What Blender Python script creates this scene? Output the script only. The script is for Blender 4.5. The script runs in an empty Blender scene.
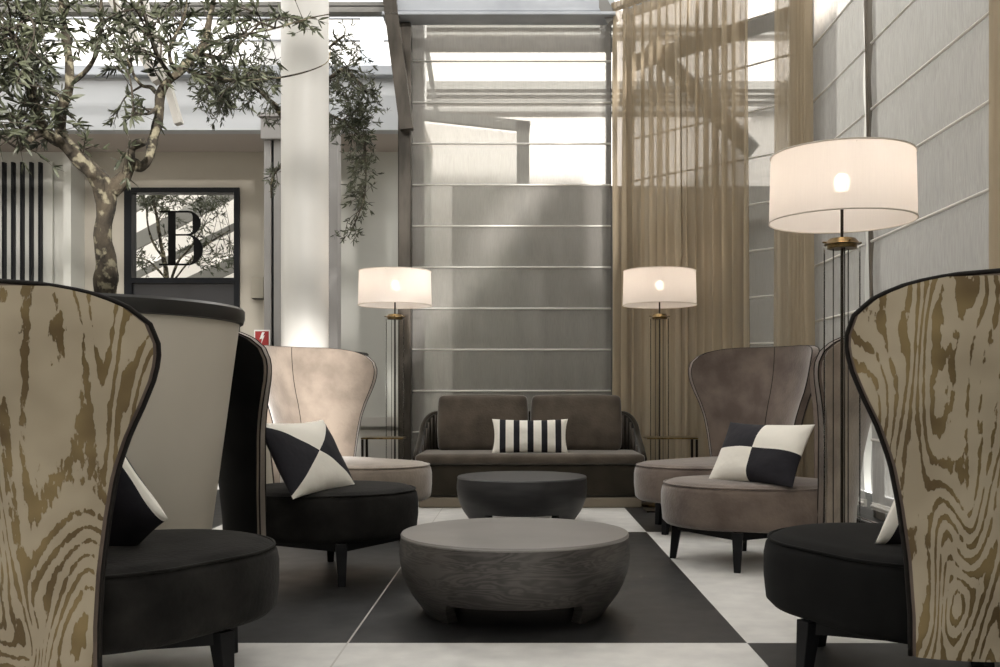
import bpy, math, random
from mathutils import Vector, Matrix, noise

F = 985.0; CX = 522.0; HY = 395.0; CH = 0.9
def P(px, py, d): return Vector(((px-CX)/F*d, d, CH+(HY-py)/F*d))
def PX(px, d): return (px-CX)/F*d
def PZ(py, d): return CH+(HY-py)/F*d
col = bpy.context.scene.collection
rnd = random.Random(7)
pi = math.pi

# ------------------------------------------------------------------ materials
def mat(name, color=(.5,.5,.5), rough=.6, metal=0.0, sheen=0.0, spec=None, emit=None, estr=0):
    m = bpy.data.materials.new(name); m.use_nodes = True
    b = m.node_tree.nodes['Principled BSDF']
    b.inputs['Base Color'].default_value = (*color, 1)
    b.inputs['Roughness'].default_value = rough
    b.inputs['Metallic'].default_value = metal
    if sheen:
        b.inputs['Sheen Weight'].default_value = sheen
        b.inputs['Sheen Roughness'].default_value = .45
    if spec is not None: b.inputs['Specular IOR Level'].default_value = spec
    if emit:
        b.inputs['Emission Color'].default_value = (*emit, 1); b.inputs['Emission Strength'].default_value = estr
    return m
def N(m, t, **kw):
    n = m.node_tree.nodes.new(t)
    for k, v in kw.items():
        if k in n.inputs: n.inputs[k].default_value = v
        else: setattr(n, k, v)
    return n
def L(m, a, b): m.node_tree.links.new(a, b)
def bsdf(m): return m.node_tree.nodes['Principled BSDF']
def ramp(m, fac, stops):
    r = N(m, 'ShaderNodeValToRGB'); e = r.color_ramp.elements
    while len(e) < len(stops): e.new(.5)
    for i, (p, c) in enumerate(stops): e[i].position = p; e[i].color = (*c, 1)
    L(m, fac, r.inputs[0]); return r
def math_(m, op, a, b=None, c=None):
    n = N(m, 'ShaderNodeMath', operation=op)
    for i, v in enumerate((a, b, c)):
        if v is None: continue
        if isinstance(v, (int, float)): n.inputs[i].default_value = v
        else: L(m, v, n.inputs[i])
    return n.outputs[0]
def noisy(name, c1, c2, scale=4, rough=.7, sheen=0, detail=4, bump=0, bscale=200, stretch=(1,1,1), metal=0, lo=.35, hi=.65):
    m = mat(name, c1, rough, metal, sheen)
    tc = N(m, 'ShaderNodeTexCoord'); mp = N(m, 'ShaderNodeMapping'); mp.inputs['Scale'].default_value = stretch
    L(m, tc.outputs['Object'], mp.inputs[0])
    n = N(m, 'ShaderNodeTexNoise'); n.inputs['Scale'].default_value = scale; n.inputs['Detail'].default_value = detail
    L(m, mp.outputs[0], n.inputs[0])
    r = ramp(m, n.outputs[0], [(lo, c1), (hi, c2)])
    L(m, r.outputs[0], bsdf(m).inputs['Base Color'])
    if bump:
        n2 = N(m, 'ShaderNodeTexNoise'); n2.inputs['Scale'].default_value = bscale; L(m, mp.outputs[0], n2.inputs[0])
        bp = N(m, 'ShaderNodeBump'); bp.inputs['Strength'].default_value = bump; bp.inputs['Distance'].default_value = .01
        L(m, n2.outputs[0], bp.inputs['Height']); L(m, bp.outputs[0], bsdf(m).inputs['Normal'])
    return m

M = {}
M['taupe'] = noisy('taupe_velvet', (.105,.080,.068), (.175,.138,.115), 6, .85, .5, 5, .25, 60)
M['tan'] = noisy('tan_velvet', (.20,.165,.135), (.30,.25,.205), 6, .85, .6, 5, .25, 60)
M['charcoal'] = noisy('charcoal_velvet', (.007,.0065,.006), (.019,.018,.0165), 7, .95, .04, 5, .25, 60)
M['black_velvet'] = noisy('black_velvet', (.003,.003,.003), (.006,.006,.006), 7, .95, .02, 4)
M['sofa'] = noisy('brown_velvet', (.060,.048,.037), (.105,.086,.067), 5, .85, .45, 5, .25, 60)
M['sofa_dark'] = noisy('dark_brown_velvet', (.022,.018,.012), (.034,.028,.020), 5, .85, .2, 5)
M['dark_wood'] = mat('black_stained_wood', (.008,.008,.009), .4)
M['piping'] = mat('dark_piping', (.012,.010,.009), .6)
M['steel'] = noisy('painted_steel', (.30,.32,.35), (.36,.38,.41), 3, .45, 0, 3)
M['bronze'] = noisy('dark_bronze_post', (.05,.044,.036), (.12,.105,.088), 2.5, .3, 0, 4, stretch=(3,3,.8), metal=.5)
M['greybeam'] = noisy('grey_paint', (.17,.165,.155), (.22,.215,.2), 3, .5)
M['brass'] = noisy('aged_brass', (.09,.062,.028), (.22,.155,.07), 30, .35, 0, 4, metal=1)
M['lampdark'] = mat('dark_lamp_metal', (.03,.025,.02), .3, .8)
M['rod'] = mat('white_blind_rod', (.72,.70,.66), .6)
M['white_linen'] = noisy('white_linen', (.78,.76,.71), (.86,.84,.79), 12, .9, 0, 3, .2, 300)
M['leaf'] = noisy('olive_leaf', (.028,.034,.018), (.095,.105,.062), 9, .55, 0, 2)
M['twig'] = mat('olive_twig', (.055,.045,.033), .8)
M['paint'] = noisy('off_white_paint', (.56,.54,.50), (.60,.58,.54), 2, .7)
M['cream_wall'] = noisy('warm_grey_plaster', (.47,.435,.37), (.51,.475,.405), 1.5, .85)
M['pale_wall'] = noisy('pale_grey_plaster', (.58,.58,.54), (.62,.62,.58), 1.5, .85)
M['fascia'] = noisy('fascia_plaster', (.40,.415,.43), (.43,.445,.46), 1.5, .8)
M['soffit'] = mat('soffit_plaster', (.42,.37,.33), .9)
M['frame_black'] = mat('black_window_frame', (.012,.013,.016), .35)
M['planter'] = noisy('cream_planter', (.48,.44,.37), (.52,.48,.41), 1.6, .45, 0, 3)
M['planter_rim'] = mat('black_planter_rim', (.015,.014,.013), .35)
M['soil'] = noisy('soil', (.03,.022,.015), (.07,.05,.035), 30, .95)
M['white'] = mat('matt_white', (.8,.8,.78), .6)
M['outbuild'] = noisy('outside_render', (.74,.70,.665), (.77,.73,.69), 1, .9)
M['parapet'] = noisy('outside_dark_wall', (.12,.112,.10), (.155,.147,.133), 2, .9)
M['outgrey'] = mat('outside_grey', (.22,.215,.20), .7)
M['green_glass'] = mat('outside_pale_green', (.52,.58,.53), .3)
M['sign_red'] = mat('sign_red', (.33,.02,.02), .5)
M['dark_box'] = mat('black_convector', (.012,.012,.013), .4)
M['chrome'] = mat('chrome', (.6,.6,.6), .15, 1)

for k_ in ('charcoal','black_velvet','dark_wood','piping','frame_black','taupe','tan','sofa','sofa_dark','dark_box'):
    bsdf(M[k_]).inputs['Specular IOR Level'].default_value = .15
# bark
m = noisy('olive_bark', (.012,.010,.007), (.075,.060,.040), 22, .95, 0, 8, 1.0, 60, (1,1,.5))
n = N(m, 'ShaderNodeTexNoise'); n.inputs['Scale'].default_value = 26; n.inputs['Detail'].default_value = 7
L(m, N(m, 'ShaderNodeTexCoord').outputs['Object'], n.inputs[0])
r2 = ramp(m, n.outputs[0], [(.53,(0,0,0)),(.62,(1,1,1))])
mx = N(m, 'ShaderNodeMixRGB'); mx.inputs[2].default_value = (.21,.19,.13,1)
old = bsdf(m).inputs['Base Color'].links[0].from_socket
L(m, r2.outputs[0], mx.inputs[0]); L(m, old, mx.inputs[1]); L(m, mx.outputs[0], bsdf(m).inputs['Base Color'])
M['bark'] = m

# table wood
m = mat('grey_stained_wood', (.07,.065,.06), .5)
tc = N(m, 'ShaderNodeTexCoord'); mp = N(m, 'ShaderNodeMapping'); mp.inputs['Scale'].default_value = (1.2,1.2,7)
L(m, tc.outputs['Object'], mp.inputs[0])
n = N(m, 'ShaderNodeTexNoise'); n.inputs['Scale'].default_value = 2.2; n.inputs['Detail'].default_value = 3
n.inputs['Distortion'].default_value = .8
L(m, mp.outputs[0], n.inputs[0])
s = math_(m, 'SINE', math_(m, 'MULTIPLY', n.outputs[0], 70))
n3 = N(m, 'ShaderNodeTexNoise'); n3.inputs['Scale'].default_value = 5; L(m, tc.outputs['Object'], n3.inputs[0])
v = math_(m, 'ADD', math_(m, 'MULTIPLY', s, .16), n3.outputs[0])
r = ramp(m, v, [(.3,(.034,.030,.028)),(.75,(.088,.080,.074))])
L(m, r.outputs[0], bsdf(m).inputs['Base Color'])
M['table'] = m
M['table_dark'] = noisy('dark_stained_wood', (.018,.018,.019), (.034,.033,.034), 4, .5, 0, 5, stretch=(1,1,6))
M['table_top'] = noisy('grey_table_top', (.20,.19,.18), (.245,.232,.22), 3, .32, 0, 5)

# woodgrain moire fabric
def grain(name, base1, base2, g1, g2):
    m = mat(name, base1, .75, 0, .3)
    tc = N(m, 'ShaderNodeTexCoord'); mp = N(m, 'ShaderNodeMapping'); mp.inputs['Scale'].default_value = (4.0,1.15,1)
    mp.inputs['Rotation'].default_value = (0,0,.30)
    L(m, tc.outputs['UV'], mp.inputs[0])
    n = N(m, 'ShaderNodeTexNoise'); n.inputs['Scale'].default_value = .95; n.inputs['Detail'].default_value = 2.0; n.inputs['Distortion'].default_value=.45
    n.inputs['Roughness'].default_value = .35
    L(m, mp.outputs[0], n.inputs[0])
    mp2 = N(m, 'ShaderNodeMapping'); mp2.inputs['Scale'].default_value = (75,24,1); mp2.inputs['Rotation'].default_value = (0,0,.30)
    L(m, tc.outputs['UV'], mp2.inputs[0])
    nf = N(m, 'ShaderNodeTexNoise'); nf.inputs['Scale'].default_value = 1; nf.inputs['Detail'].default_value = 4
    L(m, mp2.outputs[0], nf.inputs[0])
    mp3 = N(m, 'ShaderNodeMapping'); mp3.inputs['Scale'].default_value = (5,2.4,1)
    L(m, tc.outputs['UV'], mp3.inputs[0])
    nb = N(m, 'ShaderNodeTexNoise'); nb.inputs['Scale'].default_value = 1.6; nb.inputs['Detail'].default_value = 2
    L(m, mp3.outputs[0], nb.inputs[0])
    s = math_(m, 'SINE', math_(m, 'MULTIPLY', n.outputs[0], 170))
    v = math_(m, 'ADD', math_(m, 'MULTIPLY', s, .42), math_(m, 'MULTIPLY', math_(m,'SUBTRACT', nf.outputs[0], .5), 1.5))
    v = math_(m, 'ADD', v, math_(m, 'MULTIPLY', math_(m,'SUBTRACT', nb.outputs[0], .5), 1.5))
    r = ramp(m, v, [(.16,(0,0,0)),(.22,(1,1,1))])
    na = N(m, 'ShaderNodeTexNoise'); na.inputs['Scale'].default_value = 5; L(m, tc.outputs['UV'], na.inputs[0])
    ca = ramp(m, na.outputs[0], [(.35, base1), (.65, base2)]); cb = ramp(m, na.outputs[0], [(.4, g1), (.62, g2)])
    mx = N(m, 'ShaderNodeMixRGB'); L(m, r.outputs[0], mx.inputs[0]); L(m, ca.outputs[0], mx.inputs[1]); L(m, cb.outputs[0], mx.inputs[2])
    L(m, mx.outputs[0], bsdf(m).inputs['Base Color'])
    L(m, math_(m, 'MULTIPLY', r.outputs[0], .35), bsdf(m).inputs['Metallic'])
    L(m, math_(m, 'SUBTRACT', .85, math_(m, 'MULTIPLY', r.outputs[0], .4)), bsdf(m).inputs['Roughness'])
    bp = N(m, 'ShaderNodeBump'); bp.inputs['Strength'].default_value = .5; bp.inputs['Distance'].default_value = .004; bp.invert = True
    L(m, r.outputs[0], bp.inputs['Height']); L(m, bp.outputs[0], bsdf(m).inputs['Normal'])
    return m
M['grain'] = grain('woodgrain_jacquard', (.335,.28,.20), (.435,.37,.27), (.12,.080,.032), (.26,.19,.085))

# floor: big square black and white tiles with fine joints
S = 2.9; X0 = .817; Y0 = 3.575
m = mat('chequered_floor', (.5,.5,.5), .4)
tc = N(m, 'ShaderNodeTexCoord'); sp = N(m, 'ShaderNodeSeparateXYZ'); L(m, tc.outputs['Object'], sp.inputs[0])
u = math_(m, 'DIVIDE', math_(m, 'SUBTRACT', sp.outputs[0], X0), S); v = math_(m, 'DIVIDE', math_(m, 'SUBTRACT', sp.outputs[1], Y0), S)
par = math_(m, 'MODULO', math_(m, 'ADD', math_(m, 'ADD', math_(m, 'FLOOR', u), math_(m, 'FLOOR', v)), 100), 2)  # 1 -> black
n = N(m, 'ShaderNodeTexNoise'); n.inputs['Scale'].default_value = 9; n.inputs['Detail'].default_value = 8; L(m, tc.outputs['Object'], n.inputs[0])
wh = ramp(m, n.outputs[0], [(.3,(.60,.59,.57)),(.7,(.74,.73,.70))]); bk = ramp(m, n.outputs[0], [(.3,(.013,.013,.013)),(.75,(.024,.024,.024))])
mx = N(m, 'ShaderNodeMixRGB'); L(m, par, mx.inputs[0]); L(m, wh.outputs[0], mx.inputs[1]); L(m, bk.outputs[0], mx.inputs[2])
ju = math_(m, 'MULTIPLY', math_(m, 'ABSOLUTE', math_(m, 'SUBTRACT', math_(m, 'FRACT', math_(m, 'ADD', u, 50)), .5)), S)
jm = math_(m, 'LESS_THAN', ju, .0035)
mx2 = N(m, 'ShaderNodeMixRGB'); L(m, jm, mx2.inputs[0]); L(m, mx.outputs[0], mx2.inputs[1]); mx2.inputs[2].default_value = (.50,.48,.45,1)
L(m, mx2.outputs[0], bsdf(m).inputs['Base Color'])
rr = math_(m, 'ADD', math_(m, 'MULTIPLY', n.outputs[0], .2), .32); L(m, rr, bsdf(m).inputs['Roughness'])
M['floor'] = m

def sheer(name, color, transp, transl, streak=.15, sscale=(260,260,6)):
    m = bpy.data.materials.new(name); m.use_nodes = True; nt = m.node_tree; nt.nodes.clear()
    out = N(m, 'ShaderNodeOutputMaterial')
    tc = N(m, 'ShaderNodeTexCoord'); mp = N(m, 'ShaderNodeMapping'); mp.inputs['Scale'].default_value = sscale
    L(m, tc.outputs['Object'], mp.inputs[0])
    n = N(m, 'ShaderNodeTexNoise'); n.inputs['Scale'].default_value = 1; n.inputs['Detail'].default_value = 3; L(m, mp.outputs[0], n.inputs[0])
    k = 1-streak
    r = ramp(m, n.outputs[0], [(.3, tuple(c*k for c in color)), (.7, tuple(min(1,c*(1+streak)) for c in color))])
    d = N(m, 'ShaderNodeBsdfDiffuse'); t = N(m, 'ShaderNodeBsdfTranslucent'); x = N(m, 'ShaderNodeBsdfTransparent')
    L(m, r.outputs[0], d.inputs[0]); L(m, r.outputs[0], t.inputs[0])
    m1 = N(m, 'ShaderNodeMixShader'); m1.inputs[0].default_value = transl; L(m, d.outputs[0], m1.inputs[1]); L(m, t.outputs[0], m1.inputs[2])
    m2 = N(m, 'ShaderNodeMixShader')
    L(m, math_(m, 'ADD', transp-.08, math_(m, 'MULTIPLY', n.outputs[0], .16)), m2.inputs[0])
    L(m, m1.outputs[0], m2.inputs[1]); L(m, x.outputs[0], m2.inputs[2]); L(m, m2.outputs[0], out.inputs[0])
    return m
M['blind'] = sheer('sheer_blind', (.475,.455,.425), .53, .45)
M['blind_side'] = sheer('side_blind', (.49,.48,.465), .22, .45, .18)
M['curtain'] = sheer('sheer_beige_curtain', (.47,.395,.29), .22, .5, .10, (60,60,2))
M['shade'] = sheer('lamp_shade_fabric', (.88,.83,.79), .11, .55, .02)
M['shade_in'] = M['shade']
def glassy(name, tint, gl):
    m = bpy.data.materials.new(name); m.use_nodes = True; m.node_tree.nodes.clear()
    out = N(m, 'ShaderNodeOutputMaterial'); x = N(m, 'ShaderNodeBsdfTransparent'); x.inputs[0].default_value = (*tint,1)
    g = N(m, 'ShaderNodeBsdfGlossy'); g.inputs['Roughness'].default_value = .03
    lw = N(m, 'ShaderNodeLayerWeight'); lw.inputs[0].default_value = gl
    mm = N(m, 'ShaderNodeMixShader'); L(m, lw.outputs['Fresnel'], mm.inputs[0]); L(m, x.outputs[0], mm.inputs[1]); L(m, g.outputs[0], mm.inputs[2])
    L(m, mm.outputs[0], out.inputs[0]); return m
M['glass'] = glassy('clear_glass', (.96,.97,.96), .12)
M['tube_glass'] = glassy('lamp_tube_glass', (.985,.985,.98), .07)
M['bulb'] = mat('lit_bulb', (1,.9,.8), .4, emit=(1,.80,.58), estr=7)

def pattern(name, kind, w=.3, h=.2, nstripe=11):
    m = mat(name, (.8,.8,.8), .9)
    tc = N(m, 'ShaderNodeTexCoord'); sp = N(m, 'ShaderNodeSeparateXYZ'); L(m, tc.outputs['Object'], sp.inputs[0])
    x, z = sp.outputs[0], sp.outputs[2]
    if kind == 'tri': f = math_(m, 'GREATER_THAN', math_(m, 'ABSOLUTE', math_(m, 'DIVIDE', x, w)), math_(m, 'ABSOLUTE', math_(m, 'DIVIDE', z, h)))
    elif kind == 'check': f = math_(m, 'LESS_THAN', math_(m, 'MULTIPLY', x, z), 0)
    elif kind == 'stripe':
        q = math_(m, 'FRACT', math_(m, 'ADD', math_(m, 'DIVIDE', math_(m, 'ADD', x, w), 2*w*2/nstripe), 0))
        f = math_(m, 'GREATER_THAN', q, .57)
    elif kind == 'border':
        f = math_(m, 'LESS_THAN', math_(m, 'ABSOLUTE', x), w*.80)
    elif kind == 'ornament':
        vo = N(m, 'ShaderNodeTexVoronoi'); vo.inputs['Scale'].default_value = 22; L(m, tc.outputs['Object'], vo.inputs[0])
        f = math_(m, 'GREATER_THAN', vo.outputs['Distance'], .42)
    mx = N(m, 'ShaderNodeMixRGB'); L(m, f, mx.inputs[0]); mx.inputs[1].default_value = (.80,.77,.70,1); mx.inputs[2].default_value = (.009,.008,.013,1)
    L(m, mx.outputs[0], bsdf(m).inputs['Base Color'])
    n2 = N(m, 'ShaderNodeTexNoise'); n2.inputs['Scale'].default_value = 14; L(m, tc.outputs['Object'], n2.inputs[0])
    bp = N(m, 'ShaderNodeBump'); bp.inputs['Strength'].default_value = .35; bp.inputs['Distance'].default_value = .02
    L(m, n2.outputs[0], bp.inputs['Height']); L(m, bp.outputs[0], bsdf(m).inputs['Normal'])
    return m

# ------------------------------------------------------------------ mesh helpers
class MB:
    def __init__(s): s.v = []; s.f = []; s.uv = None
    def add(s, vs, fs):
        o = len(s.v); s.v += [tuple(v) for v in vs]; s.f += [tuple(i+o for i in f) for f in fs]; return s
    def box(s, a, b):
        x0,y0,z0 = a; x1,y1,z1 = b
        return s.add([(x0,y0,z0),(x1,y0,z0),(x1,y1,z0),(x0,y1,z0),(x0,y0,z1),(x1,y0,z1),(x1,y1,z1),(x0,y1,z1)],
            [(0,3,2,1),(4,5,6,7),(0,1,5,4),(1,2,6,5),(2,3,7,6),(3,0,4,7)])
    def beam(s, p, q, w, h, up=(0,0,1)):
        p, q = Vector(p), Vector(q); t = (q-p).normalized(); up = Vector(up)
        if abs(t.dot(up)) > .98: up = Vector((0,1,0))
        a = t.cross(up).normalized()*w/2; b = a.cross(t).normalized()*h/2
        vs = [p-a-b, p+a-b, p+a+b, p-a+b, q-a-b, q+a-b, q+a+b, q-a+b]
        return s.add(vs, [(0,3,2,1),(4,5,6,7),(0,1,5,4),(1,2,6,5),(2,3,7,6),(3,0,4,7)])
    def taper(s, p, q, w0, w1):
        p, q = Vector(p), Vector(q); vs = []
        ang = math.atan2(q.y-p.y, q.x-p.x) if (q-p).xy.length > 1e-5 else 0
        for c, w in ((p,w0),(q,w1)):
            for i in range(4):
                a = ang+pi/4+i*pi/2; vs.append((c.x+math.cos(a)*w*.707, c.y+math.sin(a)*w*.707, c.z))
        return s.add(vs, [(3,2,1,0),(4,5,6,7),(0,1,5,4),(1,2,6,5),(2,3,7,6),(3,0,4,7)])
    def tube(s, pts, rad, n=8, closed=False, cap=True):
        pts = [Vector(p) for p in pts]; k = len(pts)
        if isinstance(rad, (int,float)): rad = [rad]*k
        ref = None; rings = []
        for i, p in enumerate(pts):
            if closed: t = pts[(i+1)%k]-pts[i-1]
            else: t = pts[min(i+1,k-1)]-pts[max(i-1,0)]
            t = t.normalized() if t.length > 1e-9 else Vector((0,0,1))
            if ref is None:
                ref = t.orthogonal().normalized()
            else:
                ref = (ref - t*ref.dot(t))
                ref = ref.normalized() if ref.length > 1e-6 else t.orthogonal().normalized()
            b = t.cross(ref)
            rings.append([p+(ref*math.cos(2*pi*j/n)+b*math.sin(2*pi*j/n))*rad[i] for j in range(n)])
        vs = [v for r in rings for v in r]; fs = []
        for i in range(k if closed else k-1):
            a, c = i*n, ((i+1)%k)*n
            for j in range(n): fs.append((a+j, a+(j+1)%n, c+(j+1)%n, c+j))
        if cap and not closed:
            fs.append(tuple(reversed(range(n)))); fs.append(tuple(range((k-1)*n, k*n)))
        return s.add(vs, fs)
    def lathe(s, prof, n=48, c=(0,0), capb=True, capt=True):
        vs = []; fs = []
        for r, z in prof:
            for j in range(n): a = 2*pi*j/n; vs.append((c[0]+r*math.cos(a), c[1]+r*math.sin(a), z))
        for i in range(len(prof)-1):
            for j in range(n): fs.append((i*n+j, i*n+(j+1)%n, (i+1)*n+(j+1)%n, (i+1)*n+j))
        if capb: fs.append(tuple(reversed(range(n))))
        if capt: fs.append(tuple(range((len(prof)-1)*n, len(prof)*n)))
        return s.add(vs, fs)
    def rbox(s, a, b, r=.03, n=10, puff=0):
        a, b = Vector(a), Vector(b); c = (a+b)/2; hs = (b-a)/2; r = min(r, hs.x, hs.y, hs.z); idx = {}; vs = []; fs = []
        inner = hs-Vector((r,r,r))
        def vert(p):
            key = tuple(round(x,5) for x in p)
            if key in idx: return idx[key]
            q = Vector([p[i]*hs[i] for i in range(3)])
            cl = Vector([max(-inner[i], min(inner[i], q[i])) for i in range(3)])
            d = q-cl
            if d.length > 1e-9: q = cl+d.normalized()*r
            if puff:
                o = Vector([p[i] for i in range(3)])
                for i in range(3):
                    j, k = (i+1)%3, (i+2)%3
                    q[i] += puff*o[i]*(1-o[j]**2)*(1-o[k]**2)
            idx[key] = len(vs); vs.append(tuple(c+q)); return idx[key]
        def sp(k):  # denser at the edges
            t = k/n*2-1; return math.sin(t*pi/2)
        for ax in range(3):
            for sg in (-1,1):
                for i in range(n):
                    for j in range(n):
                        quad = []
                        for (u,v) in ((i,j),(i+1,j),(i+1,j+1),(i,j+1)):
                            p = [0,0,0]; p[ax] = sg; p[(ax+1)%3] = sp(u); p[(ax+2)%3] = sp(v); quad.append(vert(p))
                        fs.append(tuple(quad) if sg > 0 else tuple(reversed(quad)))
        return s.add(vs, fs)
    def build(s, name, m, parent=None, smooth=False, bevel=0, label=None, loc=None):
        me = bpy.data.meshes.new(name); me.from_pydata(s.v, [], s.f); me.update()
        if s.uv:
            ul = me.uv_layers.new(name='UVMap')
            for lp in me.loops: ul.data[lp.index].uv = s.uv[lp.vertex_index]
        if smooth:
            for p in me.polygons: p.use_smooth = True
            if smooth == 'auto': me.set_sharp_from_angle(angle=math.radians(38))
        o = bpy.data.objects.new(name, me); col.objects.link(o)
        me.materials.append(m)
        if bevel:
            bm = o.modifiers.new('b', 'BEVEL'); bm.width = bevel; bm.segments = 2; bm.limit_method = 'ANGLE'
        if parent is not None: o.parent = parent
        if loc is not None: o.location = loc
        if label: o['label'] = label
        return o
def tag(o, label=None, cat=None, group=None, kind=None):
    for k, v in (('label',label),('category',cat),('group',group),('kind',kind)):
        if v: o[k] = v
    return o
def thing(name, label, cat, loc=(0,0,0), rz=0, group=None):
    o = bpy.data.objects.new(name, None); col.objects.link(o); o.location = loc; o.rotation_euler.z = rz
    o.empty_display_size = .1
    return tag(o, label, cat, group)
def struct(name, mb, m, smooth=False, parent=None, bevel=0):
    o = mb.build(name, m, parent, smooth, bevel)
    if parent is None: o['kind'] = 'structure'
    return o
def copy_tree(o, parent=None):
    c = o.copy(); col.objects.link(c); c.parent = parent
    for ch in list(o.children): copy_tree(ch, c)
    return c
def lerp(a,b,t): return a+(b-a)*t
def interp(tab, z, k):
    if z <= tab[0][0]: return tab[0][k]
    for a, b in zip(tab, tab[1:]):
        if z <= b[0]:
            t = (z-a[0])/(b[0]-a[0]); return lerp(a[k], b[k], t)
    return tab[-1][k]

# ------------------------------------------------------------------ room shell
XR = 2.26       # right facade plane
struct('floor', MB().box((-7,-4,-.1),(3.2,12,0)), M['floor'])
struct('ground', MB().box((-20,12.0,-.14),(20,30,-.02)), M['outgrey'])
# left part: deep facade below a first floor
YF, YW = 10.5, 11.45
ZS = PZ(130, YF)
b = MB().box((-7, YF, ZS), (PX(399,YF)+.25, YF+.16, PZ(74,YF)))
struct('wall_upper_band', b, M['fascia'])
struct('trim_1', MB().box((-7, YF-.10, PZ(78,YF)), (PX(399,YF)+.25, YF+.3, PZ(68,YF))), M['steel'], bevel=.01)
struct('ceiling', MB().box((-7, YF+.16, ZS), (PX(399,YF)+.25, YW+.3, ZS+.12)), M['soffit'])
wx0, wx1 = PX(125,YW), PX(240,YW); wz1 = PZ(188,YW)
xr = PX(404,YF)+.2
def wall_piece(name, x0, x1, z0, z1, m): return struct(name, MB().box((x0,YW,z0),(x1,YW+.2,z1)), m)
wall_piece('wall_back_left', -7, PX(83,YW), 0, ZS, M['pale_wall'])
wall_piece('wall_back_plaster', PX(83,YW), wx0, 0, ZS, M['cream_wall'])
wall_piece('wall_back_lintel', wx0, wx1, wz1, ZS, M['cream_wall'])
wall_piece('wall_back_middle', wx1, PX(300,YW), 0, ZS, M['cream_wall'])
wall_piece('wall_back_right', PX(300,YW), xr, 0, ZS, M['pale_wall'])
struct('wall_side_return', MB().box((PX(80,YW)-.03,YW-.35,0),(PX(83,YW)+.02,YW,ZS)), M['pale_wall'])
# louvred panel
for k, px in enumerate((-30,-21,-11,-2,7,16,26,36,48)):
    pass
lv = thing('louvre_panel', 'pale wall panel of upright dark slats behind the olive tree, far left', 'wall panel', (PX(0,YW),YW-.045,0))
MB().box((-.95,.0,.05),(PX(50,YW)-PX(0,YW)+.05,.04,ZS-.12)).build('backing', M['pale_wall'], lv)
for px in range(-75, 48, 9):
    x = PX(px+.5,YW)-PX(0,YW)
    MB().box((x,-.06,.05),(x+.028,0,ZS-.14)).build('slat', M['frame_black'], lv)
# dado on the right part
struct('baseboard_back', MB().box((PX(345,YW),YW-.06,0),(xr,YW,PZ(430,YW))).box((PX(345,YW),YW-.10,PZ(426,YW)),(xr,YW,PZ(417,YW))), M['paint'])
# framed glazing with letter
win = thing('window_1', None, None, (0,0,0)); win['kind'] = 'structure'
ix0, ix1, iz1, iz0 = PX(132.5,YW), PX(234.5,YW), PZ(193,YW), PZ(278,YW)
fr = MB()
fr.box((wx0,YW-.03,0),(ix0,YW+.12,wz1)); fr.box((ix1,YW-.03,0),(wx1,YW+.12,wz1))
fr.box((ix0,YW-.03,iz1),(ix1,YW+.12,wz1)); fr.box((ix0,YW-.03,iz0-.06),(ix1,YW+.12,iz0))
fr.build('window_frame', M['frame_black'], win)
MB().box((ix0,YW+.02,0),(ix1,YW+.08,iz0-.06)).build('lower_panel', mat('dark_panel',(.03,.03,.033),.35), win)
MB().box((ix0,YW+.04,iz0),(ix1,YW+.05,iz1)).build('pane', M['glass'], win)
# serif letter B, flat lettering with a few millimetres depth
def poly_prism(mb, outer, y0, y1):
    n = len(outer); vs = [(x,y0,z) for x,z in outer]+[(x,y1,z) for x,z in outer]
    mb.add(vs, [tuple(range(n)), tuple(range(2*n-1,n-1,-1))]+[((i+1)%n, i, n+i, n+(i+1)%n) for i in range(n)])
lt = MB(); lY = YW+.005
def lp(u, v): # pixels inside the zoom (5.56 px per photo pixel)
    return (PX(120+u/5.56,YW), PZ(180+v/5.56,YW))
def bx(u0,v0,u1,v1):
    a = lp(u0,v0); c = lp(u1,v1); lt.box((a[0],lY,c[1]),(c[0],lY+.02,a[1]))
bx(266,172,306,472); bx(222,170,380,180); bx(215,464,370,474); bx(306,300,380,308)
def bowl(cu, cv, ru, rv, tmax):
    prev = None; ks = 24
    for i in range(ks+1):
        a = -pi/2+pi*i/ks; t = 9+(tmax-9)*max(0,math.cos(a))**1.3
        o = lp(cu+ru*math.cos(a), cv+rv*math.sin(a)); q = lp(cu+(ru-t)*math.cos(a), cv+(rv-9)*math.sin(a))
        if prev:
            poly_prism(lt, [prev[0], o, q, prev[1]], lY, lY+.02)
        prev = (o, q)
bowl(370,239,76,69,44); bowl(368,387,90,87,50)
lt.build('letter', mat('black_letter',(.004,.004,.004),.6,spec=.1), win)
# bright wall and beams added behind that glazing to imitate its reflection
refl_wall = MB().box((-9,15.0,0),(-1.2,15.2,7)); struct('wall_reflected', refl_wall, M['outbuild'])
for k in range(5):
    struct('trim_%d'%(10+k), MB().beam((-6.6,13.6,1.5+k*.42),(-2.9,13.6,3.2+k*.55),.06,.09 if k%2 else .2), M['greybeam'] if k%2 else M['outgrey'])
# pier behind the round column
pr = MB().box((PX(270,YF),YF-.25,0),(PX(277,YF),YF-.05,PZ(146,YF))).box((PX(279.5,YF),YF-.25,0),(PX(331,YF),YF-.05,PZ(146,YF)))
pr.box((PX(333.5,YF),YF-.25,0),(PX(342,YF),YF-.05,PZ(130,YF))).box((PX(268,YF),YF-.3,PZ(146,YF)),(PX(332,YF),YF-.02,PZ(125,YF))).box((PX(266,YF),YF-.33,PZ(125,YF)),(PX(334,YF),YF-.02,PZ(121,YF)))
struct('trim_2', pr, mat('pier_grey',(.33,.32,.31),.6), bevel=.006)
struct('trim_3', MB().box((PX(276,YF),YF-.2,0),(PX(281,YF),YF-.1,PZ(146,YF))).box((PX(330,YF),YF-.2,0),(PX(334,YF),YF-.1,PZ(130,YF))), M['frame_black'])
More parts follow.
